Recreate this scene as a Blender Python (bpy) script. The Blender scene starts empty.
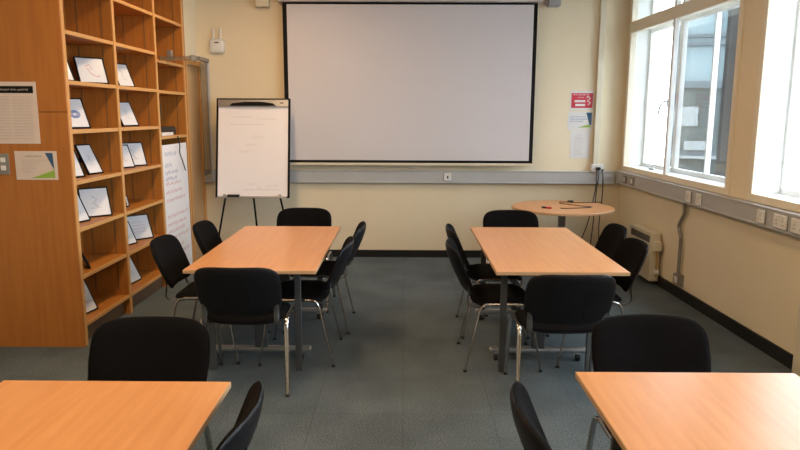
import bpy, bmesh, math, random
from mathutils import Vector, Matrix
random.seed(7)
S = bpy.context.scene
COL = S.collection
PI = math.pi
# ------------------------------------------------------------------ camera
cam = bpy.data.objects.new('camera', bpy.data.cameras.new('camera'))
COL.objects.link(cam)
cam.data.sensor_width = 36.0
cam.data.lens = 663.46 / 800 * 36
cam.data.clip_end = 300
cam.matrix_world = (Matrix.Translation((0, 0, 1.6596)) @ Matrix.Rotation(0.0059, 4, 'Z')
                    @ Matrix.Rotation(PI / 2 - 0.1652, 4, 'X') @ Matrix.Rotation(0.0040, 4, 'Z'))
S.camera = cam
# ------------------------------------------------------------------ world
w = bpy.data.worlds.new('overcast_sky'); S.world = w; w.use_nodes = True
bg = w.node_tree.nodes['Background']
bg.inputs[0].default_value = (0.86, 0.93, 1.0, 1)
bg.inputs[1].default_value = 8.0
S.view_settings.view_transform = 'Standard'
S.view_settings.look = 'None'
S.view_settings.exposure = 0.14
S.view_settings.gamma = 1.0
S.view_settings.use_curve_mapping = False
# ------------------------------------------------------------------ room numbers
YB = 7.664            # back wall
ZC = 3.2              # ceiling
XF = -2.286           # face of the bookcase
A = math.atan(0.026)  # the window wall is not quite square to the rest
def xw(y): return 2.529 + (6.373 - y) * 0.026
def area(name, loc, rot, sx, sy, power, col, portal=False):
    l = bpy.data.lights.new(name, 'AREA'); l.shape = 'RECTANGLE'; l.size = sx; l.size_y = sy
    l.energy = power; l.color = col
    o = bpy.data.objects.new(name, l); COL.objects.link(o); o.location = loc; o.rotation_euler = rot
    if portal: l.cycles.is_portal = True
    return o
WINS = [(5.235, 7.56), (2.55, 4.885), (-0.15, 2.2), (-2.35, -0.5)]   # along the window wall
WZ0, WZ1 = 1.085, 3.02
for i, (a, b) in enumerate(WINS):      # portals only guide the sky light through the openings
    m = (a + b) / 2
    area('window_portal', (xw(m) + .30, m, (WZ0 + WZ1) / 2), (0, PI / 2, A), WZ1 - WZ0, b - a, 1, (1, 1, 1), True)
# ceiling lamps, warm tubes
for (x, y, p) in ((-1.3, 5.9, 30), (-1.3, 3.2, 34), (-1.3, 0.6, 30), (1.1, 3.2, 16), (1.1, 0.4, 20)):
    area('ceiling_tube_light', (x, y, ZC - .06), (0, 0, 0), .3, 1.2, p, (1.0, .66, .36))
# ------------------------------------------------------------------ materials
def mat(name, col, rough=.5, metal=0., spec=.5, coat=0., noise=None, bump=None, stretch=(1, 1, 1), col2=None, scale=8., emit=None):
    m = bpy.data.materials.new(name); m.use_nodes = True
    nt = m.node_tree; N = nt.nodes; L = nt.links; b = N['Principled BSDF']
    b.inputs['Base Color'].default_value = (*col, 1); b.inputs['Roughness'].default_value = rough
    b.inputs['Metallic'].default_value = metal; b.inputs['Specular IOR Level'].default_value = spec
    b.inputs['Coat Weight'].default_value = coat
    tc = N.new('ShaderNodeTexCoord'); mp = N.new('ShaderNodeMapping'); mp.inputs['Scale'].default_value = stretch
    L.new(tc.outputs['Object'], mp.inputs['Vector'])
    n = N.new('ShaderNodeTexNoise'); n.inputs['Scale'].default_value = scale; n.inputs['Detail'].default_value = 6
    L.new(mp.outputs[0], n.inputs['Vector'])
    c2 = col2 or tuple(c * .88 for c in col)
    r = N.new('ShaderNodeValToRGB'); r.color_ramp.elements[0].position = .32; r.color_ramp.elements[1].position = .68
    r.color_ramp.elements[0].color = (*c2, 1); r.color_ramp.elements[1].color = (*col, 1)
    L.new(n.outputs['Fac'], r.inputs['Fac']); L.new(r.outputs[0], b.inputs['Base Color'])
    if bump:
        bp = N.new('ShaderNodeBump'); bp.inputs['Strength'].default_value = bump; bp.inputs['Distance'].default_value = .003
        L.new(n.outputs['Fac'], bp.inputs['Height']); L.new(bp.outputs[0], b.inputs['Normal'])
    return m
M = {}
M['wall'] = mat('cream_paint', (.80, .70, .515), .75, spec=.25, scale=3, col2=(.78, .68, .495))
M['ceiling'] = mat('ceiling_paint', (.8, .79, .75), .9, scale=3)
M['white_paint'] = mat('window_gloss_paint', (.80, .73, .58), .4, scale=5, col2=(.78, .71, .56))
M['outer_paint'] = mat('outer_white_paint', (.85, .86, .85), .45, scale=5)
M['black_skirt'] = mat('black_skirting', (.012, .012, .013), .35, scale=20)
M['book_wood'] = mat('bookcase_veneer', (.48, .19, .036), .42, spec=.4, stretch=(9, 9, .7), scale=5, col2=(.39, .15, .028))
M['panel_wood'] = mat('panel_veneer', (.43, .155, .026), .45, spec=.4, stretch=(9, 9, .6), scale=4, col2=(.37, .125, .02))
M['edge_wood'] = mat('light_lipping', (.62, .33, .11), .42, stretch=(9, 9, .8), scale=5, col2=(.55, .28, .09))
M['door_wood'] = mat('pale_door_veneer', (.52, .33, .17), .45, stretch=(9, 9, .7), scale=4, col2=(.46, .28, .14))
M['table'] = mat('beech_laminate', (.67, .315, .12), .30, spec=.5, stretch=(9, .7, 9), scale=4, col2=(.60, .265, .095))
M['table_edge'] = mat('beech_edge', (.60, .38, .21), .45, stretch=(1, 1, 8), scale=4)
M['fabric'] = mat('black_fabric', (.007, .0065, .007), .95, spec=.08, bump=.5, scale=260, col2=(.004, .004, .0045))
M['shell'] = mat('black_plastic', (.008, .008, .010), .45, spec=.22, scale=60)
M['chrome'] = mat('chrome', (.50, .47, .44), .2, 1., scale=4, col2=(.58, .56, .54))
M['grey_metal'] = mat('grey_leg_metal', (.085, .09, .095), .4, .35, scale=9)
M['steel'] = mat('brushed_steel', (.55, .55, .55), .35, .9, scale=30)
M['rubber'] = mat('black_rubber', (.01, .01, .01), .6, scale=20)
M['trunk'] = mat('grey_plastic_trunking', (.46, .47, .48), .45, scale=5, col2=(.44, .45, .46))
M['socket'] = mat('white_socket', (.78, .77, .74), .35, scale=9)
M['screen'] = mat('screen_cloth', (.66, .64, .67), .85, spec=.1, scale=3, col2=(.65, .63, .66))
M['black'] = mat('black_border', (.006, .006, .007), .7, spec=.2, scale=9)
M['case'] = mat('screen_case_paint', (.66, .60, .62), .4, scale=7)
M['white'] = mat('white_board', (.88, .86, .89), .3, scale=2, col2=(.86, .84, .87))
M['paper'] = mat('paper', (.74, .73, .72), .8, scale=6, col2=(.70, .69, .68))
M['warmlit_paper'] = mat('paper_in_warm_light', (.68, .57, .50), .7, scale=6, col2=(.65, .54, .47))  # paper with the warm light falling on it put into its colour
M['ink'] = mat('faint_ink', (.38, .35, .36), .8)
M['darkink'] = mat('dark_ink', (.06, .06, .09), .8)
M['redink'] = mat('red_ink', (.62, .22, .22), .8)
M['blueink'] = mat('blue_ink', (.10, .16, .42), .8)
M['paleink'] = mat('wiped_marker', (.60, .585, .59), .6)
M['red'] = mat('red_print', (.60, .02, .05), .4)
M['navy'] = mat('navy_print', (.025, .09, .19), .4)
M['lime'] = mat('green_print', (.30, .48, .06), .4)
M['heater'] = mat('heater_enamel', (.72, .66, .50), .4, scale=5)
M['grille'] = mat('heater_grille', (.10, .09, .075), .6)
M['conduit'] = mat('grey_conduit', (.27, .255, .23), .4, .3)
M['copper'] = mat('tan_pipe', (.42, .28, .12), .5)
M['cable'] = mat('black_cable', (.012, .012, .014), .5)
M['greyspk'] = mat('grey_box_paint', (.34, .34, .36), .5)
M['facade'] = mat('facade_cladding', (.07, .08, .08), .6, scale=1.5)
M['facade_dark'] = mat('facade_frame', (.055, .07, .08), .6, spec=.2)
M['facade_sky'] = mat('pale_facade_glass', (.12, .155, .165), .5, spec=.3, scale=.5, col2=(.10, .145, .16))
M['sign'] = mat('pale_sign', (.16, .17, .17), .7, spec=.2)
M['facade_glass'] = mat('facade_glass', (.055, .07, .07), .5, spec=.2, scale=.8, col2=(.028, .036, .036))
M['darkpier'] = mat('dark_cladding', (.035, .033, .033), .6)
M['render_wall'] = mat('outdoor_ground', (.35, .35, .34), .9, scale=2)
M['dusty'] = mat('dark_cloth', (.03, .025, .022), .8)
M['stripe'] = mat('bronze_strip', (.24, .12, .04), .5)
M['plinth'] = mat('dark_plinth', (.16, .09, .045), .6)
def glass(name, tint, refl=.06):
    m = bpy.data.materials.new(name); m.use_nodes = True
    nt = m.node_tree; N = nt.nodes; L = nt.links
    for n in list(N):
        if n.type != 'OUTPUT_MATERIAL': N.remove(n)
    out = [n for n in N if n.type == 'OUTPUT_MATERIAL'][0]
    t = N.new('ShaderNodeBsdfTransparent'); t.inputs[0].default_value = (*tint, 1)
    g = N.new('ShaderNodeBsdfGlossy'); g.inputs['Roughness'].default_value = .02
    fr = N.new('ShaderNodeFresnel'); ge = N.new('ShaderNodeNewGeometry'); mr = N.new('ShaderNodeMapRange')
    mr.inputs['To Min'].default_value = 1.4; mr.inputs['To Max'].default_value = 1 / 1.4   # same sheen from both faces
    L.new(ge.outputs['Backfacing'], mr.inputs['Value']); L.new(mr.outputs[0], fr.inputs['IOR'])
    mx = N.new('ShaderNodeMixShader')
    L.new(fr.outputs[0], mx.inputs[0]); L.new(t.outputs[0], mx.inputs[1]); L.new(g.outputs[0], mx.inputs[2])
    L.new(mx.outputs[0], out.inputs[0]); return m
M['glass'] = glass('window_glass', (.97, .99, 1.))
M['perspex'] = glass('smoky_perspex', (.74, .71, .66))
def carpet():
    m = bpy.data.materials.new('blue_grey_carpet'); m.use_nodes = True
    nt = m.node_tree; N = nt.nodes; L = nt.links; b = N['Principled BSDF']
    b.inputs['Roughness'].default_value = .95; b.inputs['Specular IOR Level'].default_value = .15
    tc = N.new('ShaderNodeTexCoord')
    n1 = N.new('ShaderNodeTexNoise'); n1.inputs['Scale'].default_value = 115; n1.inputs['Detail'].default_value = 3
    n2 = N.new('ShaderNodeTexNoise'); n2.inputs['Scale'].default_value = 2.6; n2.inputs['Detail'].default_value = 5
    n3 = N.new('ShaderNodeTexBrick'); n3.inputs['Scale'].default_value = 1.; n3.offset = 0
    n3.inputs['Mortar Size'].default_value = .003; n3.inputs['Brick Width'].default_value = .5; n3.inputs['Row Height'].default_value = .5
    n3.inputs['Color1'].default_value = (1, 1, 1, 1); n3.inputs['Color2'].default_value = (.90, .91, .92, 1); n3.inputs['Mortar'].default_value = (.78, .78, .78, 1)
    for n in (n1, n2, n3): L.new(tc.outputs['Object'], n.inputs['Vector'])
    r = N.new('ShaderNodeValToRGB'); r.color_ramp.elements[0].position = .3; r.color_ramp.elements[1].position = .7
    r.color_ramp.elements[0].color = (.058, .076, .086, 1); r.color_ramp.elements[1].color = (.178, .212, .226, 1)
    L.new(n1.outputs['Fac'], r.inputs[0])
    r2 = N.new('ShaderNodeValToRGB'); r2.color_ramp.elements[0].position = .35; r2.color_ramp.elements[1].position = .65
    r2.color_ramp.elements[0].color = (.78, .79, .78, 1); r2.color_ramp.elements[1].color = (1, 1, 1, 1)
    L.new(n2.outputs['Fac'], r2.inputs[0])
    a = N.new('ShaderNodeMix'); a.data_type = 'RGBA'; a.blend_type = 'MULTIPLY'; a.inputs[0].default_value = 1
    c = N.new('ShaderNodeMix'); c.data_type = 'RGBA'; c.blend_type = 'MULTIPLY'; c.inputs[0].default_value = 1
    L.new(r.outputs[0], a.inputs[6]); L.new(r2.outputs[0], a.inputs[7])
    L.new(a.outputs[2], c.inputs[6]); L.new(n3.outputs[0], c.inputs[7]); L.new(c.outputs[2], b.inputs['Base Color'])
    bp = N.new('ShaderNodeBump'); bp.inputs['Strength'].default_value = .5; bp.inputs['Distance'].default_value = .004
    L.new(n1.outputs['Fac'], bp.inputs['Height']); L.new(bp.outputs[0], b.inputs['Normal'])
    return m
M['carpet'] = carpet()
# ------------------------------------------------------------------ mesh helpers
class MB:
    def __init__(s): s.bm = bmesh.new()
    def box(s, lo, hi, r=0., seg=2):
        t = bmesh.new(); bmesh.ops.create_cube(t, size=1)
        for v in t.verts:
            v.co = Vector([(lo[i] + hi[i]) / 2 + v.co[i] * (hi[i] - lo[i]) for i in range(3)])
        if r > 0: bmesh.ops.bevel(t, geom=t.edges[:], offset=r, segments=seg, affect='EDGES', profile=.5)
        s.join(t); return s
    def join(s, t, mw=None):
        me = bpy.data.meshes.new('t'); 
        if mw: t.transform(mw)
        t.to_mesh(me); t.free(); s.bm.from_mesh(me); bpy.data.meshes.remove(me)
    def tube(s, pts, r, n=8, rx=None, cap=True):
        """round (r) or oval (r, rx) tube through pts"""
        pts = [Vector(p) for p in pts]; rings = []
        up = Vector((1, 0, 0))
        for i, p in enumerate(pts):
            d = (pts[min(i + 1, len(pts) - 1)] - pts[max(i - 1, 0)]).normalized()
            if i == 0:
                u = up - d * up.dot(d)
                if u.length < .2: u = Vector((0, 1, 0)) - d * d.y
            else: u = u - d * u.dot(d)
            u.normalize(); v = d.cross(u)
            rings.append([s.bm.verts.new(p + u * (rx or r) * math.cos(2 * PI * k / n) + v * r * math.sin(2 * PI * k / n)) for k in range(n)])
        for a, b in zip(rings, rings[1:]):
            for k in range(n): s.bm.faces.new((a[k], a[(k + 1) % n], b[(k + 1) % n], b[k]))
        if cap: s.bm.faces.new(rings[0][::-1]); s.bm.faces.new(rings[-1])
        return s
    def cyl(s, c0, c1, r, n=24): return s.tube([c0, c1], r, n)
    def disc(s, c, r0, z0, z1, n=64, bev=.004):
        prof = [(r0 - bev, z0), (r0, z0 + bev), (r0, z1 - bev), (r0 - bev, z1)]
        rings = [[s.bm.verts.new((c[0] + a * math.cos(2 * PI * k / n), c[1] + a * math.sin(2 * PI * k / n), z)) for k in range(n)] for a, z in prof]
        for a, b in zip(rings, rings[1:]):
            for k in range(n): s.bm.faces.new((a[k], a[(k + 1) % n], b[(k + 1) % n], b[k]))
        s.bm.faces.new(rings[0][::-1]); s.bm.faces.new(rings[-1]); return s
    def poly(s, pts, off=None):
        """flat polygon; with off it gets thickness along that vector"""
        a = [s.bm.verts.new(p) for p in pts]; s.bm.faces.new(a)
        if off:
            o = Vector(off); b = [s.bm.verts.new(Vector(p) + o) for p in pts]; s.bm.faces.new(b[::-1]); n = len(a)
            for k in range(n): s.bm.faces.new((a[k], b[k], b[(k + 1) % n], a[(k + 1) % n]))
        return s
    def stroke(s, pts, wd, nrm=(0, -1, 0)):
        pts = [Vector(p) for p in pts]; nrm = Vector(nrm); prev = None
        for i, p in enumerate(pts):
            d = (pts[min(i + 1, len(pts) - 1)] - pts[max(i - 1, 0)])
            u = d.cross(nrm).normalized() * wd / 2
            q = (s.bm.verts.new(p + u), s.bm.verts.new(p - u))
            if prev: s.bm.faces.new((prev[0], q[0], q[1], prev[1]))
            prev = q
        return s
    def build(s, name, m, parent=None, smooth=False, loc=(0, 0, 0), rot=(0, 0, 0)):
        bmesh.ops.recalc_face_normals(s.bm, faces=s.bm.faces[:])
        me = bpy.data.meshes.new(name); s.bm.to_mesh(me); s.bm.free()
        if isinstance(m, str): m = M[m]
        me.materials.append(m)
        if smooth:
            me.polygons.foreach_set('use_smooth', [True] * len(me.polygons))
            me.set_sharp_from_angle(angle=math.radians(40))
        o = bpy.data.objects.new(name, me); COL.objects.link(o)
        o.location = loc; o.rotation_euler = rot
        if parent: o.parent = parent
        return o
def tag(o, label, cat, group=None, kind=None):
    if label: o['label'] = label
    if cat: o['category'] = cat
    if group: o['group'] = group
    if kind: o['kind'] = kind
    return o
def struct(o): o['kind'] = 'structure'; return o
def thing(name, label, cat, loc=(0, 0, 0), rz=0., group=None):
    o = bpy.data.objects.new(name, None); COL.objects.link(o); o.empty_display_size = .1
    o.location = loc; o.rotation_euler = (0, 0, rz); return tag(o, label, cat, group)
def kids(o): return [c for c in bpy.data.objects if c.parent == o]
def copy_tree(o, parent=None):
    c = o.copy(); COL.objects.link(c)
    if parent: c.parent = parent
    for ch in kids(o): copy_tree(ch, c)
    return c
def smooth_path(pts, n=6):
    pts = [Vector(p) for p in pts]; out = []
    P = [pts[0]] + pts + [pts[-1]]
    for i in range(1, len(P) - 2):
        a, b, c, d = P[i - 1:i + 3]
        for k in range(n):
            t = k / n
            out.append(.5 * ((2 * b) + (c - a) * t + (2 * a - 5 * b + 4 * c - d) * t * t + (3 * b - a - 3 * c + d) * t ** 3))
    out.append(pts[-1]); return out
def scrawl(mb, x0, x1, z, h, fn, wd=.003, gap=.25, seed=0, nrm=(0, -1, 0)):
    """a row of handwriting or small print too small to read; fn maps (u, v) on the sheet to 3D"""
    rn = random.Random(seed); x = x0
    while x < x1:
        L = min(rn.uniform(2, 6) * h, x1 - x)
        if L < h * .6: break
        n = max(3, int(L / (h * .45))); pts = []
        for k in range(n + 1):
            pts.append(fn(x + L * k / n, z + (h * .5 if k % 2 else -h * .5) * rn.uniform(.4, 1)))
        mb.stroke(pts, wd, nrm); x += L + h * (.5 + gap)
# ------------------------------------------------------------------ the room
struct(MB().box((-4.2, -3.0, -.12), (2.79, YB + .25, 0)).build('floor', 'carpet'))
struct(MB().box((-4.2, -3.0, ZC), (2.79, YB + .25, ZC + .12)).build('ceiling', 'ceiling'))
struct(MB().box((-4.2, YB, 0), (2.79, YB + .25, ZC)).build('wall_back', 'wall'))
struct(MB().box((-4.2, -3.0, 0), (3.1, -2.8, ZC)).build('wall_front', 'wall'))
struct(MB().box((-4.2, -2.8, 0), (-4.0, YB, ZC)).build('wall_left', 'wall'))
struct(MB().box((-4.0, 7.10, 0), (-2.335, YB, ZC)).build('wall_left_rear', 'wall'))
# timber panelled partition beside the bookcase, seam at 1.66 m
mb = MB(); mb.box((-4.0, 4.545, 0), (XF, 4.562, 1.663), .0015, 1); mb.box((-4.0, 4.545, 1.668), (XF, 4.562, ZC), .0015, 1)
mb.box((-4.0, 4.562, 0), (-2.70, 4.60, ZC))
struct(mb.build('wall_left_partition', 'panel_wood'))
# window wall: local frame, +x outwards, y along the wall
WO = (xw(0), 0, 0)
def wob(mb, name, m, **k): return mb.build(name, m, loc=WO, rot=(0, 0, A), **k)
TH = .30
mb = MB()
mb.box((0, -3, 0), (TH, YB + .2, WZ0)); mb.box((0, -3, WZ1), (TH, YB + .2, ZC))
edges = [-3] + [v for ab in sorted(WINS) for v in ab] + [YB + .2]
for k in range(0, len(edges), 2): mb.box((0, edges[k], WZ0), (TH, edges[k + 1], WZ1))
struct(wob(mb, 'wall_right', 'wall'))
# baseboards
struct(MB().box((-2.33, YB - .015, 0), (2.48, YB, .085), .002).build('baseboard_back', 'black_skirt'))
mb = MB().box((-.015, -2.8, 0), (0, 7.63, .10), .002); struct(wob(mb, 'baseboard_right', 'black_skirt'))
# ---- windows
ZT0, ZT1 = 2.545, 2.665      # transom rail
def window(idx, a, b, mull):
    f = MB()
    fr = .06
    f.box((-.022, a - .03, WZ0 - .045), (.05, b + .03, WZ0 + .012), .004)       # bottom rail
    f.box((-.022, a - .03, WZ1 - .03), (.05, b + .03, WZ1 + .03), .004)
    f.box((-.020, a - .03, WZ0), (.05, a + .022, WZ1), .004)
    f.box((-.020, b - .022, WZ0), (.05, b + .03, WZ1), .004)
    f.box((-.024, a, ZT0), (.05, b, ZT1), .004)
    o = struct(wob(f, 'window_%d' % idx, 'white_paint'))
    m2 = MB(); m2.box((-.016, mull - .022, WZ0), (.03, mull + .022, ZT0), .003); m2.box((-.016, mull - .022, ZT1), (.03, mull + .022, WZ1), .003)
    m2.build('mullion', 'outer_paint', o)
    g = MB(); g.box((.006, a, WZ0), (.010, b, WZ1)); g.build('glass_pane', 'glass', o)
    # outer casements in the reveal
    d0, d1 = .20, .25; f = MB()
    f.box((d0, a, WZ0), (d1, b, WZ0 + .05), .004); f.box((d0, a, WZ1 - .05), (d1, b, WZ1), .004)
    f.box((d0, a, ZT0 + .01), (d1, b, ZT1 - .03), .004)
    for s, hw in ((a, .03), (b, .03), (a + (b - a) * .652, .03), (a + (b - a) * .36, .009)):
        f.box((d0, max(a, s - hw), WZ0), (d1, min(b, s + hw), WZ1), .004)
    f.build('outer_casement', 'outer_paint', o)
    g = MB(); g.box((.222, a, WZ0), (.226, b, WZ1)); g.build('outer_pane', 'glass', o)
    si = MB(); si.box((.05, a, WZ0 - .02), (d0, b, WZ0 + .008)); si.build('sill', 'outer_paint', o)
    re = MB(); re.box((.05, b - .006, WZ0), (d0, b, WZ1)); re.box((.05, a, WZ0), (d0, a + .006, WZ1)); re.box((.05, a, WZ1 - .006), (d0, b, WZ1)); re.build('reveal', 'outer_paint', o)
    # lever handle on the mullion and stay at the sill
    h = MB(); h.box((-.030, mull - .012, 1.74), (-.016, mull + .012, 1.82), .003)
    h.tube(smooth_path([(-.03, mull, 1.79), (-.06, mull + .01, 1.79), (-.07, mull + .07, 1.74), (-.07, mull + .10, 1.66)]), .008)
    h.build('handle', 'steel', o, True)
    st = MB()
    c = b - .55
    st.box((.08, c - .05, WZ0 + .012), (.11, c + .05, WZ0 + .03), .003)
    st.tube(smooth_path([(.095, c, WZ0 + .03), (.09, c - .05, WZ0 + .06), (.10, c - .25, WZ0 + .055), (.13, c - .4, WZ0 + .05)]), .006)
    st.build('stay', 'steel', o, True)
for i, ((a, b), m) in enumerate(zip(WINS, (6.43, 3.2, 1.0, -1.4))): window(i + 1, a, b, m)
# ---- door in the rear left corner
d = struct(MB().box((-2.335, 7.16, 0), (-2.318, 7.60, 2.17), .002).build('door_1', 'door_wood'))
MB().box((-2.335, 7.085, 0), (-2.290, 7.155, 2.23), .003).box((-2.335, 7.605, 0), (-2.30, 7.66, 2.23), .003).box((-2.335, 7.155, 2.175), (-2.30, 7.605, 2.23), .003).build('door_frame', 'edge_wood', d)
# ------------------------------------------------------------------ trunking
def trunk_back():
    t = MB(); y = YB
    t.box((-2.30, y - .055, .888), (2.42, y, 1.016), .006)
    t.box((-2.30, y - .060, 1.010), (2.42, y, 1.024), .003); t.box((-2.30, y - .060, .880), (2.42, y, .894), .003)
    o = t.build('cable_trunking', 'trunk'); tag(o, 'long grey cable trunking running under the projector screen', 'trunking', 'grey cable trunking')
    return o
trunk_back()
t = MB(); t.box((-.07, -2.6, .905), (0, 7.60, 1.030), .006); t.box((-.076, -2.6, 1.024), (0, 7.60, 1.038), .003); t.box((-.076, -2.6, .897), (0, 7.60, .911), .003)
tag(wob(t, 'cable_trunking', 'trunk'), 'long grey cable trunking running below the windows', 'trunking', 'grey cable trunking')
def wl(s, dd=0, z=0):    # a point on the window wall, dd metres into the room
    return (xw(0) - dd * math.cos(A) - s * math.sin(A), -dd * math.sin(A) + s * math.cos(A), z)
def double_socket(s, label, z=.966, single=False):
    o = thing('wall_socket', label, 'socket', wl(s, .0765, z), A, 'sockets in the window trunking')
    hw = .045 if single else .075
    MB().box((-.012, -hw, -.046), (0, hw, .046), .004).build('face_plate', 'socket', o)
    for c in ((0,) if single else (-.037, .037)):
        hs = MB()
        for (dy, dz, a, b) in ((0, .006, .004, .010), (-.011, -.018, .008, .004), (.011, -.018, .008, .004)):
            hs.box((-.0135, c + dy - a / 2, dz - b / 2), (-.0115, c + dy + a / 2, dz + b / 2))
        sw = MB().box((-.016, c - .008, .02), (-.011, c + .008, .036), .002); sw.build('rocker_switch', 'socket', o)
        hs.build('pin_holes', 'black', o)
def dark_plate(s, label):
    o = thing('data_outlet', label, 'outlet', wl(s, .0765, .966), A, 'data outlets in the window trunking')
    MB().box((-.008, -.05, -.045), (0, .05, .045), .003).build('face_plate', 'conduit', o)
    MB().box((-.014, -.02, -.028), (-.008, .02, .022), .003).build('socket_insert', 'socket', o)
dark_plate(7.30, 'small grey outlet in the trunking nearest the back corner')
dark_plate(7.08, 'small grey outlet second from the back corner in the trunking')
double_socket(5.73, 'white socket in window trunking directly above the grey conduit, rear of the pair', single=True)
double_socket(5.54, 'white socket in window trunking above the grey conduit, front of the pair', single=True)
double_socket(4.60, 'small white switched outlet beside the two double sockets in window trunking', single=True)
double_socket(4.37, 'white double socket under the near window, left of the two at the photo edge')
double_socket(4.17, 'white double socket at the right edge of the photo under the near window')
o = thing('wall_socket', 'white socket plate on the trunking below the projector screen', 'socket', (.50, YB - .061, .955))
MB().box((-.042, -.012, -.042), (.042, 0, .042), .004).build('face_plate', 'socket', o)
MB().box((-.008, -.014, -.02), (.008, -.011, .012), .002).build('pin_hole', 'black', o)
# vertical trunking, right of screen
tag(MB().box((2.160, YB - .045, 1.09), (2.225, YB, ZC), .004).build('riser_trunking', 'heater'), 'tall pale vertical trunking on the back wall right of the notices', 'trunking')
# ------------------------------------------------------------------ projector screen
o = thing('projector_screen', 'large white projector screen with black borders on the back wall', 'projector screen', (0, YB - .10, 0))
z0, z1 = 1.115, 2.868
MB().box((-1.345, -.002, z0), (1.455, .002, z1)).build('border', 'black', o)
MB().box((-1.298, -.0045, z0 + .03), (1.413, -.0025, z1 - .022)).build('screen_cloth', 'screen', o)
MB().box((-1.39, -.06, z1 + .004), (1.50, .06, 2.99), .01).build('case', 'case', o)
MB().box((-1.345, -.010, z0 - .03), (1.455, .010, z0), .004).build('bottom_bar', 'heater', o)
MB().tube(smooth_path([(.04, 0, z0 - .028), (.045, -.005, z0 - .05), (.08, -.005, z0 - .058), (.115, -.005, z0 - .05), (.12, 0, z0 - .028)]), .005).build('pull_handle', 'steel', o, True)
for x in (-1.2, 1.3): MB().box((x - .02, .05, 2.90), (x + .02, .094, 2.97)).build('wall_bracket', 'case', o)
o = thing('wall_speaker', 'small cream speaker box high on wall left of the screen', 'speaker', (-1.57, YB, 2.82))
MB().box((-.075, -.10, .0), (.075, -.004, .22), .012).build('cabinet', 'heater', o)
MB().box((-.03, -.02, .05), (.03, 0, .12)).build('mounting_bracket', 'greyspk', o)
o = thing('wall_speaker', 'small grey box high on wall right of the screen', 'speaker', (1.60, YB, 2.835))
MB().box((-.03, -.14, .0), (.10, -.004, .20), .008).build('cabinet', 'greyspk', o)
MB().box((-.065, -.05, .02), (-.03, 0, .2), .004).build('mounting_bracket', 'case', o)
# ------------------------------------------------------------------ wifi box
o = thing('wireless_access_point', 'white rounded wireless box with two upright antennas on the back wall', 'wireless box', (-2.10, YB, 2.40))
MB().box((-.085, -.045, -.075), (.085, 0, .085), .035, 4).build('housing', 'socket', o, True)
MB().box((-.025, -.048, .035), (.025, -.044, .048), .001).build('logo_badge', 'darkink', o)
for s in (-1, 1):
    MB().tube([(s * .038 , -.02, .07), (s * .042, -.02, .20)], .011, 8).build('antenna', 'socket', o, True)
# ------------------------------------------------------------------ notices on the back wall
def sheet(name, label, x0, x1, z0, z1, y, m, sign='notice', nrm=-1):
    o = thing(name, label, sign, ((x0 + x1) / 2, y, z0))
    hw = (x1 - x0) / 2; h = z1 - z0
    MB().box((-hw, -.003, 0), (hw, 0, h)).build('paper', m, o)
    return o, hw, h
o, hw, h = sheet('wall_notice', 'red notice with white lettering, top of three beside the vertical trunking', 1.880, 2.145, 1.715, 1.93, YB, 'paper')
MB().box((-hw + .012, -.0045, .025), (hw - .012, -.0032, h - .025)).build('red_panel', 'red', o)
p = MB(); fn = lambda u, v: (u, -.0055, v)
scrawl(p, -.10, .075, .172, .016, fn, .005, seed=1); scrawl(p, -.05, .02, .142, .012, fn, .004, seed=2)
p.box((-.085, -.0060, .088), (.035, -.0047, .112)); p.box((-.075, -.0060, .045), (.035, -.0047, .070))
p.stroke([(.05, -.0055, .14), (.07, -.0055, .155), (.09, -.0055, .13), (.06, -.0055, .105), (.095, -.0055, .085), (.07, -.0055, .06)], .012)
p.build('lettering', 'paper', o)
o, hw, h = sheet('wall_notice', 'white notice with navy and green corner shapes, middle of three', 1.862, 2.150, 1.49, 1.70, YB, 'paper')
MB().poly([(.06, -.004, h - .012), (.125, -.004, h - .012), (.125, -.004, .06), (.105, -.004, .055)]).build('navy_wedge', 'navy', o)
MB().poly([(-.03, -.004, .03), (.12, -.004, .03), (.12, -.004, .05), (.09, -.004, .062)]).build('green_wedge', 'lime', o)
p = MB(); fn = lambda u, v: (u, -.0045, v)
for k, (z, e) in enumerate(((.150, .055), (.125, .075), (.100, .03))): scrawl(p, -.12, e, z, .012, fn, .005, seed=5 + k)
p.build('lettering', 'blueink', o)
o, hw, h = sheet('wall_notice', 'plain white printed page, lowest of three notices', 1.900, 2.125, 1.17, 1.485, YB, 'paper')
p = MB()
for k in range(14): scrawl(p, -.07 if k else -.04, random.uniform(.0, .07), .26 - k * .017, .007, fn, .002, seed=20 + k)
p.build('lettering', 'ink', o)
# socket with plugs and cables at the foot of the riser
o = thing('wall_socket', 'white socket with black plugs above trunking at the foot of vertical trunking', 'socket', (2.21, YB - .062, 1.02))
MB().box((-.07, -.0, .0), (.07, .060, .085), .006).build('face_plate', 'socket', o)
MB().box((-.02, -.035, .02), (.03, 0, .055), .008).box((.045, -.03, .01), (.065, 0, .03), .004).build('plug', 'rubber', o)
for k, (pts, lb) in enumerate((
    ([(2.21, YB - .10, 1.04), (2.21, YB - .13, .98), (2.20, YB - .10, .8), (2.18, YB - .11, .45), (2.17, YB - .08, .15), (2.2, YB - .07, .02)], 'black cable hanging straight down from the plug beside round table'),
    ([(2.25, YB - .09, 1.04), (2.262, YB - .12, .95), (2.265, YB - .11, .7), (2.25, YB - .10, .4), (2.27, YB - .09, .12), (2.3, YB - .1, .02)], 'black cable hanging down nearest the window wall'),
    ([(2.20, YB - .10, 1.04), (2.19, YB - .12, .96), (2.17, YB - .14, .78), (2.10, YB - .13, .4), (1.99, YB - .1, .1), (1.95, YB - .08, .02)], 'black cable slanting left behind the round table'))):
    tag(MB().tube(smooth_path(pts), .006, 6).build('power_cable', 'cable', None, True), lb, 'cable', 'cables hanging from the wall socket')
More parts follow.
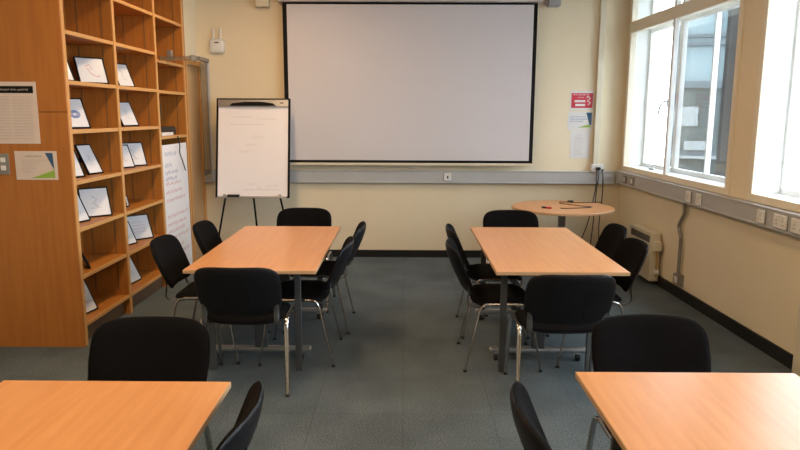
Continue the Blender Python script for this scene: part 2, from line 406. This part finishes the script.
# ------------------------------------------------------------------ flip chart easel
o = thing('flip_chart_easel', 'white flip chart easel standing beside the projector screen', 'flip chart', (-1.645, 7.15, .0))
tilt = math.atan(.20 / 1.04)
b = thing('board', None, None); b.parent = o; b.location = (0, 0, .775); b.rotation_euler = (-tilt, 0, math.radians(0))
COL.objects.unlink(b); bpy.data.objects.remove(b)
def brd(mbx, name, m, par, sm=False):
    q = mbx.build(name, m, par, sm); q.location = (0, 0, .758); q.rotation_euler = (-tilt, 0, 0); return q
H = 1.085; W2 = .402
pan = brd(MB().box((-W2 + .01, -.008, .01), (W2 - .01, .008, H - .01)), 'board_panel', 'white', o)
fr = MB()
for lo, hi in (((-W2, -.013, 0), (-W2 + .022, .013, H)), ((W2 - .022, -.013, 0), (W2, .013, H)), ((-W2, -.013, H - .016), (W2, .013, H)), ((-W2, -.013, 0), (W2, .013, .016))): fr.box(lo, hi, .003)
brd(fr, 'board_frame', 'black', o)
brd(MB().box((-W2 + .02, -.030, H - .095), (W2 - .02, -.010, H - .018), .004), 'clamp_bar', 'steel', o)
hd = MB().poly([(-.25, -.031, H - .085), (-.22, -.031, H - .062), (-.08, -.031, H - .046), (.1, -.031, H - .046), (.22, -.031, H - .062), (.25, -.031, H - .085)], (0, -.02, 0))
brd(hd, 'clamp_handle', 'black', o)
brd(MB().box((.295, -.0315, H - .06), (.33, -.0300, H - .048)), 'badge', 'darkink', o)
brd(MB().box((-W2 + .03, -.055, -.004), (W2 - .03, -.010, .010), .003), 'pen_tray', 'steel', o)
p = MB(); fnb = lambda u, v: (u, -.0092, v); nb = (0, -1, 0)
for k, (a, bb, z, hh) in enumerate(((-.22, -.02, .88, .02), (-.25, .12, .80, .015), (.05, .25, .86, .02), (-.02, .12, .66, .05), (-.08, .04, .58, .03), (-.15, -.02, .50, .03), (-.05, .03, .15, .03), (.05, .09, .11, .02), (.14, .28, .13, .03), (-.1, .3, .09, .008))):
    p = MB(); scrawl(p, a, bb, z, hh, fnb, .004, seed=60 + k); brd(p, 'wiped_mark', 'paleink', o)
tag(MB().box((-.065, -.02, 0), (.065, .02, .028), .005).build('board_eraser', 'rubber', loc=(-1.845, 7.15 - .036, .770)), 'small dark eraser resting on the flip chart tray', 'eraser')
for a, bb in (((-.29, .01, .80), (-.46, .02, .0)), ((.29, .01, .80), (.46, .02, .0)), ((-.0, .035, .80), (.0, .30, .0))):
    g = MB().tube([a, bb], .011, 8).build('leg', 'black', o, True)
for s in (-1, 1): MB().box((s * .30 - .015, -.02, .765), (s * .30 + .015, .02, .80), .004).build('leg_joint', 'steel', o)
# ------------------------------------------------------------------ bookcase
o = thing('bookcase', 'tall built-in orange wooden bookcase with open shelves on left', 'bookcase', (XF, 4.56, 0))
Y0 = 4.56; XBk = -.36
ups = [(0, .04), (.80, .84), (1.68, 1.72), (2.47, 2.51)]
SZ = {0: (.165, .515, .855, 1.19, 1.545, 1.88, 2.215, 2.56, 2.90), 1: (.165, .515, .855, 1.19, 1.545, 1.88, 2.215, 2.56, 2.90), 2: (1.445, 1.875, 2.155, 2.56, 2.90)}
for a, bb in ups:
    u = MB().box((XBk, a, 0), (-.010, bb, ZC)).build('upright', 'book_wood', o)
    MB().box((-.010, a - .0, .0), (0, bb, ZC), .002).build('lipping', 'edge_wood', u)
u = MB().box((XBk, 2.51, 0), (-.0, 2.535, ZC), .002).build('upright', 'panel_wood', o)
for bay, zs in SZ.items():
    a, bb = ups[bay][1], ups[bay + 1][0]
    for z in zs:
        s = MB().box((XBk, a, z - .028), (-.014, bb, z)).build('shelf', 'book_wood', o)
        MB().box((-.014, a, z - .028), (-.004, bb, z), .002).build('lipping', 'edge_wood', s)
MB().box((XBk - .012, 0, 0), (XBk, 2.535, ZC)).build('back_panel', 'panel_wood', o)
MB().box((-.08, .04, 0), (-.055, 2.47, .137), .002).build('plinth', 'plinth', o)
# adjustable shelf strips on the uprights
st = MB()
for a, bb in ups:
    for xx in (-.09, -.28):
        st.box((xx - .006, bb, .2), (xx + .006, bb + .0015, 3.1)); 
        if a > 0: st.box((xx - .006, a - .0015, .2), (xx + .006, a, 3.1))
st.build('shelf_strip', 'stripe', o)
# ---- framed pictures standing on the shelves
def frame(x, y, z, yaw, lean, w_, h_, style, label, seed, back=False):
    """yaw = direction the picture faces (0 = +x into the room), lean back in degrees"""
    o = thing('picture_frame', label, 'picture frame', (x, y, z), math.radians(yaw + 90), 'framed pictures on the bookcase')
    # local: faces -y ; bottom edge on the shelf
    R = (-math.radians(lean), 0, 0)
    def add(mb, nm, m, par=o):
        q = mb.build(nm, m, par); 
        if par == o: q.rotation_euler = R; q.location = (0, 0, .004)
        return q
    hw = w_ / 2; t = .009
    f = MB()
    for lo, hi in (((-hw, -.006, 0), (-hw + t, .010, h_)), ((hw - t, -.006, 0), (hw, .010, h_)), ((-hw, -.006, 0), (hw, .010, t)), ((-hw, -.006, h_ - t), (hw, .010, h_))): f.box(lo, hi, .001, 1)
    f.box((-hw + .002, .004, .002), (hw - .002, .009, h_ - .002))
    add(f, 'frame', 'black')
    pic = add(MB().box((-hw + t, -.002, t), (hw - t, .004, h_ - t)), 'picture', 'print' if style != 'none' else 'white')
    d = MB(); rn = random.Random(seed); cx, cz = 0, h_ * .5; r = min(w_, h_) * .22
    if style == 'swirl':
        d.stroke([(cx - r * .9 + .0, -.003, cz + r * .6), (cx - r * .2, -.003, cz + r), (cx + r * .3, -.003, cz + r * .2), (cx - r * .7, -.003, cz + r * .3), (cx - r * .1, -.003, cz - r * .7), (cx + r * .8, -.003, cz - r * 1.1), (cx + r * 1.3, -.003, cz - r * .8)], .005)
    elif style == 'round':
        for q in (1, .75, .5): d.stroke([(cx + r * q * math.cos(k * PI / 8), -.003, cz - r * .2 + r * .7 * q * math.sin(k * PI / 8)) for k in range(17)], .006)
    elif style == 'text':
        for k in range(4): scrawl(d, -hw * .6, hw * .5, h_ * (.7 - k * .13), .014, lambda u, v: (u, -.003, v), .003, seed=seed + k)
    else:
        d.stroke([(cx - r * .4, -.003, cz + r), (cx + r * .3, -.003, cz + r * .4), (cx - r * .3, -.003, cz - r * .1), (cx + r * .4, -.003, cz - r * .9)], .005)
        scrawl(d, -hw * .4, hw * .4, h_ * .3, .008, lambda u, v: (u, -.003, v), .002, seed=seed)
    d.build('drawing', {'swirl': 'redink', 'round': 'blueink', 'text': 'redink'}.get(style, 'ink'), pic)
    s = math.sin(math.radians(lean)); c = math.cos(math.radians(lean))
    top = (0, s * h_ * .8 + .012, c * h_ * .8)
    sd = MB().poly([(-.012, top[1], top[2]), (.012, top[1], top[2]), (.035, top[1] + .09, .003), (-.035, top[1] + .09, .003)], (0, .004, 0))
    sd.build('easel_strut', 'black', o)
    return o
m = mat('glossy_print', (.72, .72, .74), .22, scale=4, col2=(.66, .70, .76)); M['print'] = m
XP = -2.40
FR = [ # x, y, z, yaw, lean, w, h, style, label
 (XP + .02, 5.19, 1.88, -40, 22, .225, .215, 'swirl', 'black frame with a red swirl drawing, third shelf of nearest bay'),
 (XP, 4.795, 1.88, -25, 24, .15, .20, 'line', 'sliver of a pale frame left of the red swirl picture'),
 (XP, 4.935, 1.545, -30, 24, .19, .24, 'round', 'black frame with a round grey blue drawing in nearest bay'),
 (XP, 5.155, 1.19, -12, 26, .17, .25, 'line', 'narrow black frame propped on an easel strut in the nearest bay'),
 (XP, 4.83, 1.19, -20, 24, .17, .22, 'line', 'edge of a frame left of the narrow propped one in nearest bay'),
 (XP, 5.13, .855, -46, 20, .225, .235, 'line', 'largest pale framed picture facing the room in the nearest bay'),
 (XP, 4.86, .855, -15, 26, .19, .24, 'line', 'frame part hidden at left of the large pale picture'),
 (XP + .03, 4.87, .515, 30, 24, .15, .24, 'line', 'dark frame turned away showing its edge in the nearest bay'),
 (XP + .02, 4.83, .165, -10, 24, .22, .27, 'text', 'frame standing on the bottom shelf of the nearest bay'),
 (XP, 5.84, 1.88, -22, 24, .19, .22, 'line', 'top framed picture in the middle bay'),
 (XP - .06, 5.69, 1.88, -22, 24, .17, .20, 'line', 'frame half hidden behind the top picture in middle bay'),
 (XP, 5.88, 1.545, -16, 24, .21, .23, 'line', 'single narrow framed picture on the second filled shelf of middle bay'),
 (XP, 5.94, 1.19, -36, 20, .22, .22, 'line', 'right frame of the overlapping pair in the middle bay'),
 (XP - .0, 5.72, 1.19, -24, 22, .20, .21, 'line', 'left frame of the overlapping pair in the middle bay'),
 (XP, 5.70, .855, 12, 10, .10, .10, 'line', 'tiny frame alone on a shelf in the middle bay'),
 (XP, 5.98, .515, -40, 24, .22, .235, 'text', 'frame with red writing in the middle bay'),
 (XP, 5.72, .515, -15, 24, .17, .21, 'line', 'frame left of the red writing picture in the middle bay'),
 (XP, 5.78, .165, -6, 26, .20, .24, 'line', 'frame standing on the bottom shelf of the middle bay'),
]
for k, (x, y, z, ya, le, w_, h_, st_, lb) in enumerate(FR): frame(x, y, z, ya, le, w_, h_, st_, lb, 100 + k * 7)
# ---- tall sheet leaning in the last bay
o = thing('writing_board', 'tall white sheet covered in red handwriting standing in the bookcase', 'board', (-2.335, 6.655, 0))
q = MB().box((-.004, -.355, .0), (.004, .355, 1.36), .001, 1).build('sheet', 'white', o); q.rotation_euler = (0, -.006, 0); q.location = (.045, 0, .0)
fns = lambda u, v: (.0048, u, v)
p = MB(); nx = (1, 0, 0)
for k, z in enumerate((.98, .90, .82, .66, .58, .51, .44, .34, .27, .20, .13)): scrawl(p, -.31, random.uniform(.1, .3), z, .042, fns, .008, seed=200 + k, nrm=nx)
p.build('red_writing', 'redink', q)
p = MB()
for k, (z, a, e) in enumerate(((1.27, -.30, .02), (1.16, -.30, -.12), (1.09, -.30, .10), (1.03, -.30, .02))): scrawl(p, a, e, z, .045, fns, .008, seed=230 + k, nrm=nx)
p.build('blue_writing', 'blueink', q)
tag(MB().tube(smooth_path([(-2.275, 6.70, 1.435), (-2.262, 6.71, 1.35), (-2.262, 6.70, 1.27), (-2.264, 6.78, 1.18), (-2.266, 6.86, 1.08)]), .006, 6).build('loose_cable', 'cable', None, True), 'black cord dangling across the top of the handwritten sheet', 'cord')
# things on the small shelf above it
tag(MB().box((-.03, -.15, 0), (.03, .15, .03), .004).build('paper_stack', 'paper', loc=(-2.335, 6.52, 1.446)), 'small stack of white paper on the shelf above the handwritten sheet', 'paper')
tag(MB().box((-.07, -.26, 0), (.07, .22, .085), .025, 3).build('folded_cloth', 'dusty', None, True, loc=(-2.44, 6.74, 1.445), rot=(0, 0, .0)), 'dark bundle lying behind the white paper on the shelf', 'cloth')
o = thing('wall_handset', 'small dark handset hanging on the bookcase upright above the white paper', 'handset', (-2.315, 6.305, 1.62))
MB().box((-.025, -.023, 0), (.025, .025, .13), .012, 3).build('body', 'dusty', o, True)
# ---- perspex screen with aluminium rail
o = thing('perspex_screen', 'smoky clear panel with a silver rail and end cap beside the bookcase', 'screen panel', (-2.235, 6.2, 0))
MB().poly([(-.006, .0, 2.13), (-.006, .0, 2.175), (-.006, 1., 2.26), (-.006, 1., 2.215)], (.012, 0, 0)).build('clear_rail', 'perspex', o)
MB().box((-.02, .94, 2.21), (.025, 1.06, 2.265), .004).build('end_cap', 'steel', o)
MB().box((.01, 1.06, 2.225), (.05, 1.40, 2.262), .003).build('rail', 'conduit', o)
MB().box((-.048, .33, 2.16), (-.006, .38, 2.26), .003).build('bracket', 'conduit', o)
MB().box((.024, 1.13, .98), (.030, 1.40, 2.225), .001, 1).build('panel', 'perspex', o)
MB().box((.015, 1.385, .9), (.045, 1.405, 2.225), .001, 1).build('edge_strip', 'trunk', o)
# ---- notices and switch on the timber partition
YP = 4.545
o, hw, h = sheet('wall_notice', 'large printed sheet with a black heading taped to the timber panel', -3.02, -2.483, 1.452, 1.866, YP, 'warmlit_paper')
MB().box((-hw + .02, -.005, h - .075), (hw - .02, -.0035, h - .028)).build('heading_bar', 'black', o)
fn = lambda u, v: (u, -.0055, v)
p = MB(); scrawl(p, -.2, .22, h - .052, .014, fn, .0035, seed=300); p.build('heading_lettering', 'warmlit_paper', o)
for c in (-.22, -.05, .10):
    p = MB()
    for k in range(15):
        scrawl(p, c, c + .13, h - .10 - k * .02, .006, fn, .0022, seed=310 + k)
    p.build('print_column', 'ink', o)
o, hw, h = sheet('wall_notice', 'small notice with navy and green corner shapes on the timber panel', -2.668, -2.380, 1.205, 1.402, YP, 'warmlit_paper')
MB().poly([(.065, -.004, h - .012), (.118, -.004, h - .012), (.122, -.004, .068)]).build('navy_wedge', 'navy', o)
MB().poly([(-.04, -.004, .012), (.125, -.004, .014), (.122, -.004, .068)]).build('green_wedge', 'lime', o)
p = MB(); scrawl(p, -.07, .04, h - .035, .008, fn, .003, seed=330); p.build('heading_lettering', 'darkink', o)
p = MB()
for k, e in enumerate((.07, .03, -.02, -.01, .0, -.04, -.03)): scrawl(p, -.10, e, h - .062 - k * .014, .006, fn, .0016, seed=340 + k)
p.build('small_print', 'ink', o)
o = thing('light_switch', 'steel double light switch on the timber panel', 'light switch', (-2.80, YP, 1.24))
MB().box((-.09, -.006, .0), (.09, 0, .145), .003).build('face_plate', 'conduit', o)
for zz in (.03, .085):
    for xx in (-.045, .035): MB().box((xx, -.012, zz), (xx + .032, -.006, zz + .032), .002).build('rocker', 'socket', o)
# ------------------------------------------------------------------ heaters and conduit on the window wall
def heater(s0, s1, label):
    o = thing('wall_heater', label, 'heater', wl(s0, 0, 0), A, 'cream heaters below the windows'); L = s1 - s0
    MB().box((-.11, 0, .045), (-.02, L, .525), .008).build('casing', 'heater', o)
    MB().box((-.113, .05, .425), (-.108, L - .05, .490)).build('grille', 'grille', o)
    g = MB()
    for k in range(30): g.box((-.1145, .06 + k * (L - .12) / 30, .427), (-.112, .063 + k * (L - .12) / 30, .488))
    g.build('grille_bars', 'conduit', o)
    MB().box((-.02, .08, .1), (0, L - .08, .42)).build('back_bracket', 'conduit', o)
    MB().box((-.10, -.06, .36), (-.03, -.002, .45), .004).build('control_box', 'heater', o)
    MB().tube([(-.06, -.035, .36), (-.06, -.035, .10)], .013, 8).build('feed_pipe', 'copper', o, True)
    MB().box((-.08, -.055, .13), (-.04, -.015, .17), .004).build('valve', 'socket', o)
heater(6.38, 6.98, 'cream wall heater with dark top grille behind the right-hand chairs')
heater(3.20, 4.05, 'cream wall heater cut off by the right edge of the photo')
o = thing('electrical_conduit', 'grey metal conduit with a kink running down to a socket box', 'conduit', wl(5.90, 0, .03), A)
MB().tube(smooth_path([(-.03, 0, .88), (-.03, 0, .80), (-.03, .0, .76), (-.03, .075, .66), (-.03, .075, .60), (-.03, .03, .54), (-.03, .03, .50), (-.03, .03, .2)], 3), .016, 8).build('pipe', 'conduit', o, True)
MB().box((-.05, -.03, .10), (0, .09, .20), .004).build('socket_box', 'conduit', o)
MB().box((-.052, .0, .12), (-.049, .06, .18)).build('socket_face', 'socket', o)
# ------------------------------------------------------------------ chairs
def sup(t, n, a, b):
    c, s = math.cos(t), math.sin(t)
    return (a * math.copysign(abs(c) ** (2 / n), c), b * math.copysign(abs(s) ** (2 / n), s))
def pad(outline, fn, thick, sgn, power=6, flatr=None, N=56):
    """closed cushion: one side bulged, other side on the base surface"""
    mb = MB(); bm = mb.bm
    rs = [1, .985, .95, .88, .72, .5, .25]
    def ring(r, bulge):
        vs = []
        for k in range(N):
            u, v = outline(2 * PI * k / N); u *= r; v *= r
            h = thick * (1 - r ** power) ** .5 if bulge else 0
            if bulge and r == 1: h = 0
            vs.append(bm.verts.new(fn(u, v, sgn * h)))
        return vs
    top = [ring(r, True) for r in rs]; bot = [ring(r, False) for r in rs[1:]]
    c1 = bm.verts.new(fn(0, 0, sgn * thick)); c0 = bm.verts.new(fn(0, 0, 0))
    def strip(A_, B_):
        for k in range(N): bm.faces.new((A_[k], A_[(k + 1) % N], B_[(k + 1) % N], B_[k]))
    for a, b in zip(top, top[1:]): strip(a, b)
    strip(top[0], bot[0])
    for a, b in zip(bot, bot[1:]): strip(a, b)
    for k in range(N):
        bm.faces.new((top[-1][k], top[-1][(k + 1) % N], c1)); bm.faces.new((bot[-1][k], bot[-1][(k + 1) % N], c0))
    return mb
def back_outline(t):
    u, v = sup(t, 4.6 if math.sin(t) > 0 else 5.5, 1, 1)
    wdt = .242 - .012 * (v < 0) * abs(v) + .004 * (1 - v * v)
    return u * wdt, v * .158
BZ = .652
def back_fn(u, v, h):       # v up, h towards the sitter (+y)
    y = -.228 - (v + .158) * .43 + .95 * u * u + .5 * v * v
    n = Vector((-1.5 * u, 1, .25)).normalized()
    return Vector((u, y, BZ + v)) + n * h
def seat_outline(t):
    u, v = sup(t, 4.5, 1, 1); return u * .238, v * .205
def seat_fn(u, v, h):
    z = .435 - .5 * max(0, v - .10) ** 2 * 3 + .25 * u * u
    return Vector((u, v + .02, z + h))
def make_chair():
    o = thing('stacking_chair', '', 'chair', group='black stacking chairs around the tables')
    pad(seat_outline, seat_fn, .034, 1, 5).build('seat', 'fabric', o, True)
    pad(seat_outline, lambda u, v, h: seat_fn(u * 1.01, v * 1.01, h - .001), .030, -1, 3).build('seat_shell', 'shell', o, True)
    pad(back_outline, back_fn, .030, 1, 5).build('backrest', 'fabric', o, True)
    bs = pad(back_outline, lambda u, v, h: back_fn(u * 1.015, v * 1.015, h - .001), .016, -1, 6).build('back_shell', 'shell', o, True)
    e = MB()
    e.tube([back_fn(u, v, -.018) for u, v in ((-.075, -.12), (-.075, .045), (-.07, .055), (.07, .055), (.075, .045), (.075, -.12))], .0028, 6)
    e.build('raised_rib', 'shell', bs, True)
    for s in (-1, 1):
        MB().tube(smooth_path([(s * .262, .258, .012), (s * .255, .205, .32), (s * .252, .190, .41), (s * .252, .165, .445), (s * .252, .13, .452)], 4), .0065, 10, .011).build('leg', 'chrome', o, True)
        MB().tube(smooth_path([(s * .268, -.235, .012), (s * .257, -.165, .32), (s * .253, -.145, .41), (s * .252, -.12, .445), (s * .252, -.09, .452)], 4), .0065, 10, .013).build('leg', 'chrome', o, True)
        MB().tube(smooth_path([(s * .252, .13, .452), (s * .252, .05, .453), (s * .252, -.09, .452)], 4), .0085, 8).build('seat_frame', 'chrome', o, True)
        for yy, zz in ((.258, 0), (-.235, 0)): 
            MB().cyl((s * (.262 if yy > 0 else .268), yy, 0), (s * (.262 if yy > 0 else .268), yy, .016), .0125, 10).build('foot_cap', 'rubber', o, True)
        MB().tube(smooth_path([(s * .205, -.10, .425), (s * .210, -.17, .423), (s * .212, -.222, .450), (s * .212, -.245 + .03, .52), (s * .212, -.25 + .03, .56)], 4), .004, 8, .016).build('back_bracket', 'grey_metal', o, True)
    MB().tube([(-.252, .10, .440), (.252, .10, .440)], .008, 8).tube([(-.252, -.10, .440), (.252, -.10, .440)], .008, 8).build('cross_bar', 'chrome', o, True)
    return o
proto = make_chair()
CH = [ # x, y, facing degrees (0 = faces away from camera, +y), label
 (-.955, 3.96, 0, 'chair with its back to the camera at near end of left table'),
 (.925, 3.83, 0, 'chair with its back to the camera at near end of right middle table'),
 (-.70, 4.47, 90, 'nearer of the two chairs on the right side of the left middle table'),
 (-.655, 5.14, 90, 'farther of the two chairs on the right side of the left middle table'),
 (-1.365, 4.50, -90, 'nearer of two chairs between bookcase and left middle table'),
 (-1.285, 5.15, -90, 'farther of two chairs between bookcase and left middle table'),
 (-.905, 5.68, 180, 'chair facing camera at the far end of left middle table'),
 (.955, 5.60, 180, 'chair facing camera at far end of right middle table, before round table'),
 (.640, 4.395, -90, 'nearer of two chairs on the left side of right middle table'),
 (.680, 5.05, -90, 'farther of two chairs on the left side of right middle table'),
 (1.285, 4.47, 90, 'nearer of two chairs between right middle table and heater wall'),
 (1.355, 5.10, 90, 'farther of two chairs between right middle table and heater wall'),
 (-1.045, 2.35, 180, 'chair facing camera behind the near left table'),
 (1.040, 2.42, 180, 'chair facing camera behind the near right table'),
 (-.785, 1.86, 90, 'chair at right side of near left table, cut off by photo edge'),
 (.685, 1.87, -90, 'chair at left side of near right table, cut off by photo edge'),
]
for k, (x, y, f, lb) in enumerate(CH):
    c = proto if k == 0 else copy_tree(proto)
    c.location = (x, y, 0); c.rotation_euler = (0, 0, math.radians(f)); c['label'] = lb
# ------------------------------------------------------------------ meeting tables
def make_table():
    o = thing('meeting_table', '', 'table', group='rectangular beech tables')
    # origin: near left corner on the floor; 0.8 x 1.6
    MB().box((0, 0, .707), (.80, 1.60, .730), .002, 1).build('tabletop', 'table', o)
    MB().box((-.0015, -.0015, .7082), (.8015, 1.6015, .7288), .001, 1).build('edge_band', 'table_edge', o)
    for x in (.05, .62): MB().box((x, .14, .665), (x + .04, 1.46, .705), .003).build('side_rail', 'grey_metal', o)
    for y in (.46, 1.36):
        MB().box((.32, y - .03, .09), (.40, y + .03, .705), .006).build('column', 'grey_metal', o)
        MB().box((.03, y - .025, .055), (.70, y + .025, .090), .012, 3).build('base_foot', 'steel', o)
        for x in (.075, .635):
            c = MB().cyl((x - .012, y - .005, .027), (x + .012, y - .005, .027), .027, 16).build('castor', 'rubber', o, True)
            MB().box((x - .015, y - .02, .040), (x + .015, y + .02, .056), .003).build('castor_fork', 'steel', c)
    return o
def posts(o, xs, y):
    for x in xs:
        for yy in (y, 1.6 - y):
            MB().box((x - .021, yy - .012, .0), (x + .021, yy + .012, .705), .004).build('leg', 'grey_metal', o)
tp = make_table(); posts(tp, (.085, .65), .245)
tabs = [(-1.330, 3.888, 'left middle table with no items, beside the bookcase'), (.559, 3.889, 'right middle table, in front of the round table'),
        (-1.407, 2.208 - 1.6, 'near left table, bottom left corner of photo'), (.634, 2.320 - 1.6, 'near right table, bottom right corner of photo')]
for k, (x, y, lb) in enumerate(tabs):
    t = tp if k == 0 else copy_tree(tp)
    t.location = (x, y, 0); t['label'] = 'rectangular beech ' + lb
# ------------------------------------------------------------------ round table
o = thing('round_table', 'round beech table on a dark column in the back right corner', 'table', (1.63, 6.78, 0))
MB().disc((0, 0), .515, .705, .730).build('tabletop', 'table', o, True)
MB().disc((0, 0), .5165, .708, .727, bev=.001).build('edge_band', 'table_edge', o, True)
MB().cyl((0, 0, .03), (0, 0, .70), .038).build('column', 'conduit', o, True)
MB().disc((0, 0), .28, 0, .03, bev=.01).build('base_plate', 'rubber', o, True)
MB().box((-.2, -.02, .69), (.2, .02, .705)).box((-.02, -.2, .69), (.02, .2, .705)).build('spider_bracket', 'conduit', o)
zt = .7345
tag(MB().tube(smooth_path([(2.13, 7.12, zt), (2.02, 7.10, zt), (1.86, 7.06, zt), (1.72, 7.12, zt), (1.66, 7.04, zt), (1.72, 6.93, zt), (1.83, 6.80, zt), (1.92, 6.73, zt), (1.80, 6.66, zt), (1.62, 6.62, zt), (1.58, 6.64, zt)]), .004, 6).build('cable', 'cable', None, True), 'thin black cable looping across the round table', 'cable')
tag(MB().box((-.03, -.018, 0), (.03, .018, .02), .006).build('cable_adaptor', 'rubber', loc=(1.80, 7.13, .730), rot=(0, 0, .3)), 'small black adaptor on the round table near the wall', 'adaptor')
o = thing('marker_pen', 'red and black marker pen lying on the round table', 'pen', (1.46, 6.62, .739), -.5)
MB().cyl((-.06, 0, 0), (.025, 0, 0), .009, 10).build('barrel', 'red', o, True); MB().cyl((-.075, 0, 0), (-.03, 0, 0), .0098, 10).build('cap', 'rubber', o, True)
# ------------------------------------------------------------------ outside the windows
struct(MB().box((2.9, -30, -3.4), (60, 80, -3.3)).build('exterior_ground', 'render_wall'))
o = thing('exterior_column', 'dark grey clad column just outside the far window', 'column', (3.05, 5.98, -3.3), A)
MB().box((0, 0, 0), (.34, .52, 7.2), .005).build('shaft', 'darkpier', o)
o = thing('office_building', 'pale glass office building seen through the far window', 'building', (12.25, 30.0, -3.3), -.42)
# local: front faces -y, width along x
MB().box((-.35, .3, 0), (3.3, 9, 9.6)).build('wall', 'facade', o)
for zz, hh in ((3.2, .2), (6.15, .3), (7.95, .14), (8.3, .14), (9.5, .25)): MB().box((-.4, -.05, zz), (3.3, .3, zz + hh)).build('floor_band', 'facade_dark', o)
for xx in (-.4, 1.3, 2.3, 3.1): MB().box((xx, -.08, 0), (xx + .13, .3, 9.7)).build('facade_post', 'facade_dark', o)
MB().box((-.3, .15, 6.2), (3.25, .28, 9.6)).build('upper_glazing', 'facade_sky', o)
MB().box((-.3, .15, 0), (3.25, .28, 6.2)).build('lower_glazing', 'facade_glass', o)
MB().box((-.25, -.14, 4.5), (.75, -.09, 5.35)).build('sign_board', 'sign', o)
MB().box((.25, -.14, 3.45), (1.25, -.09, 3.85)).build('sign_board', 'sign', o)
MB().box((-.4, -.6, 3.1), (1.6, -.05, 3.2)).build('ledge', 'sign', o)
MB().box((-.4, -2.2, 1.0), (3.3, -.05, 1.9)).build('entrance_roof', 'sign', o)
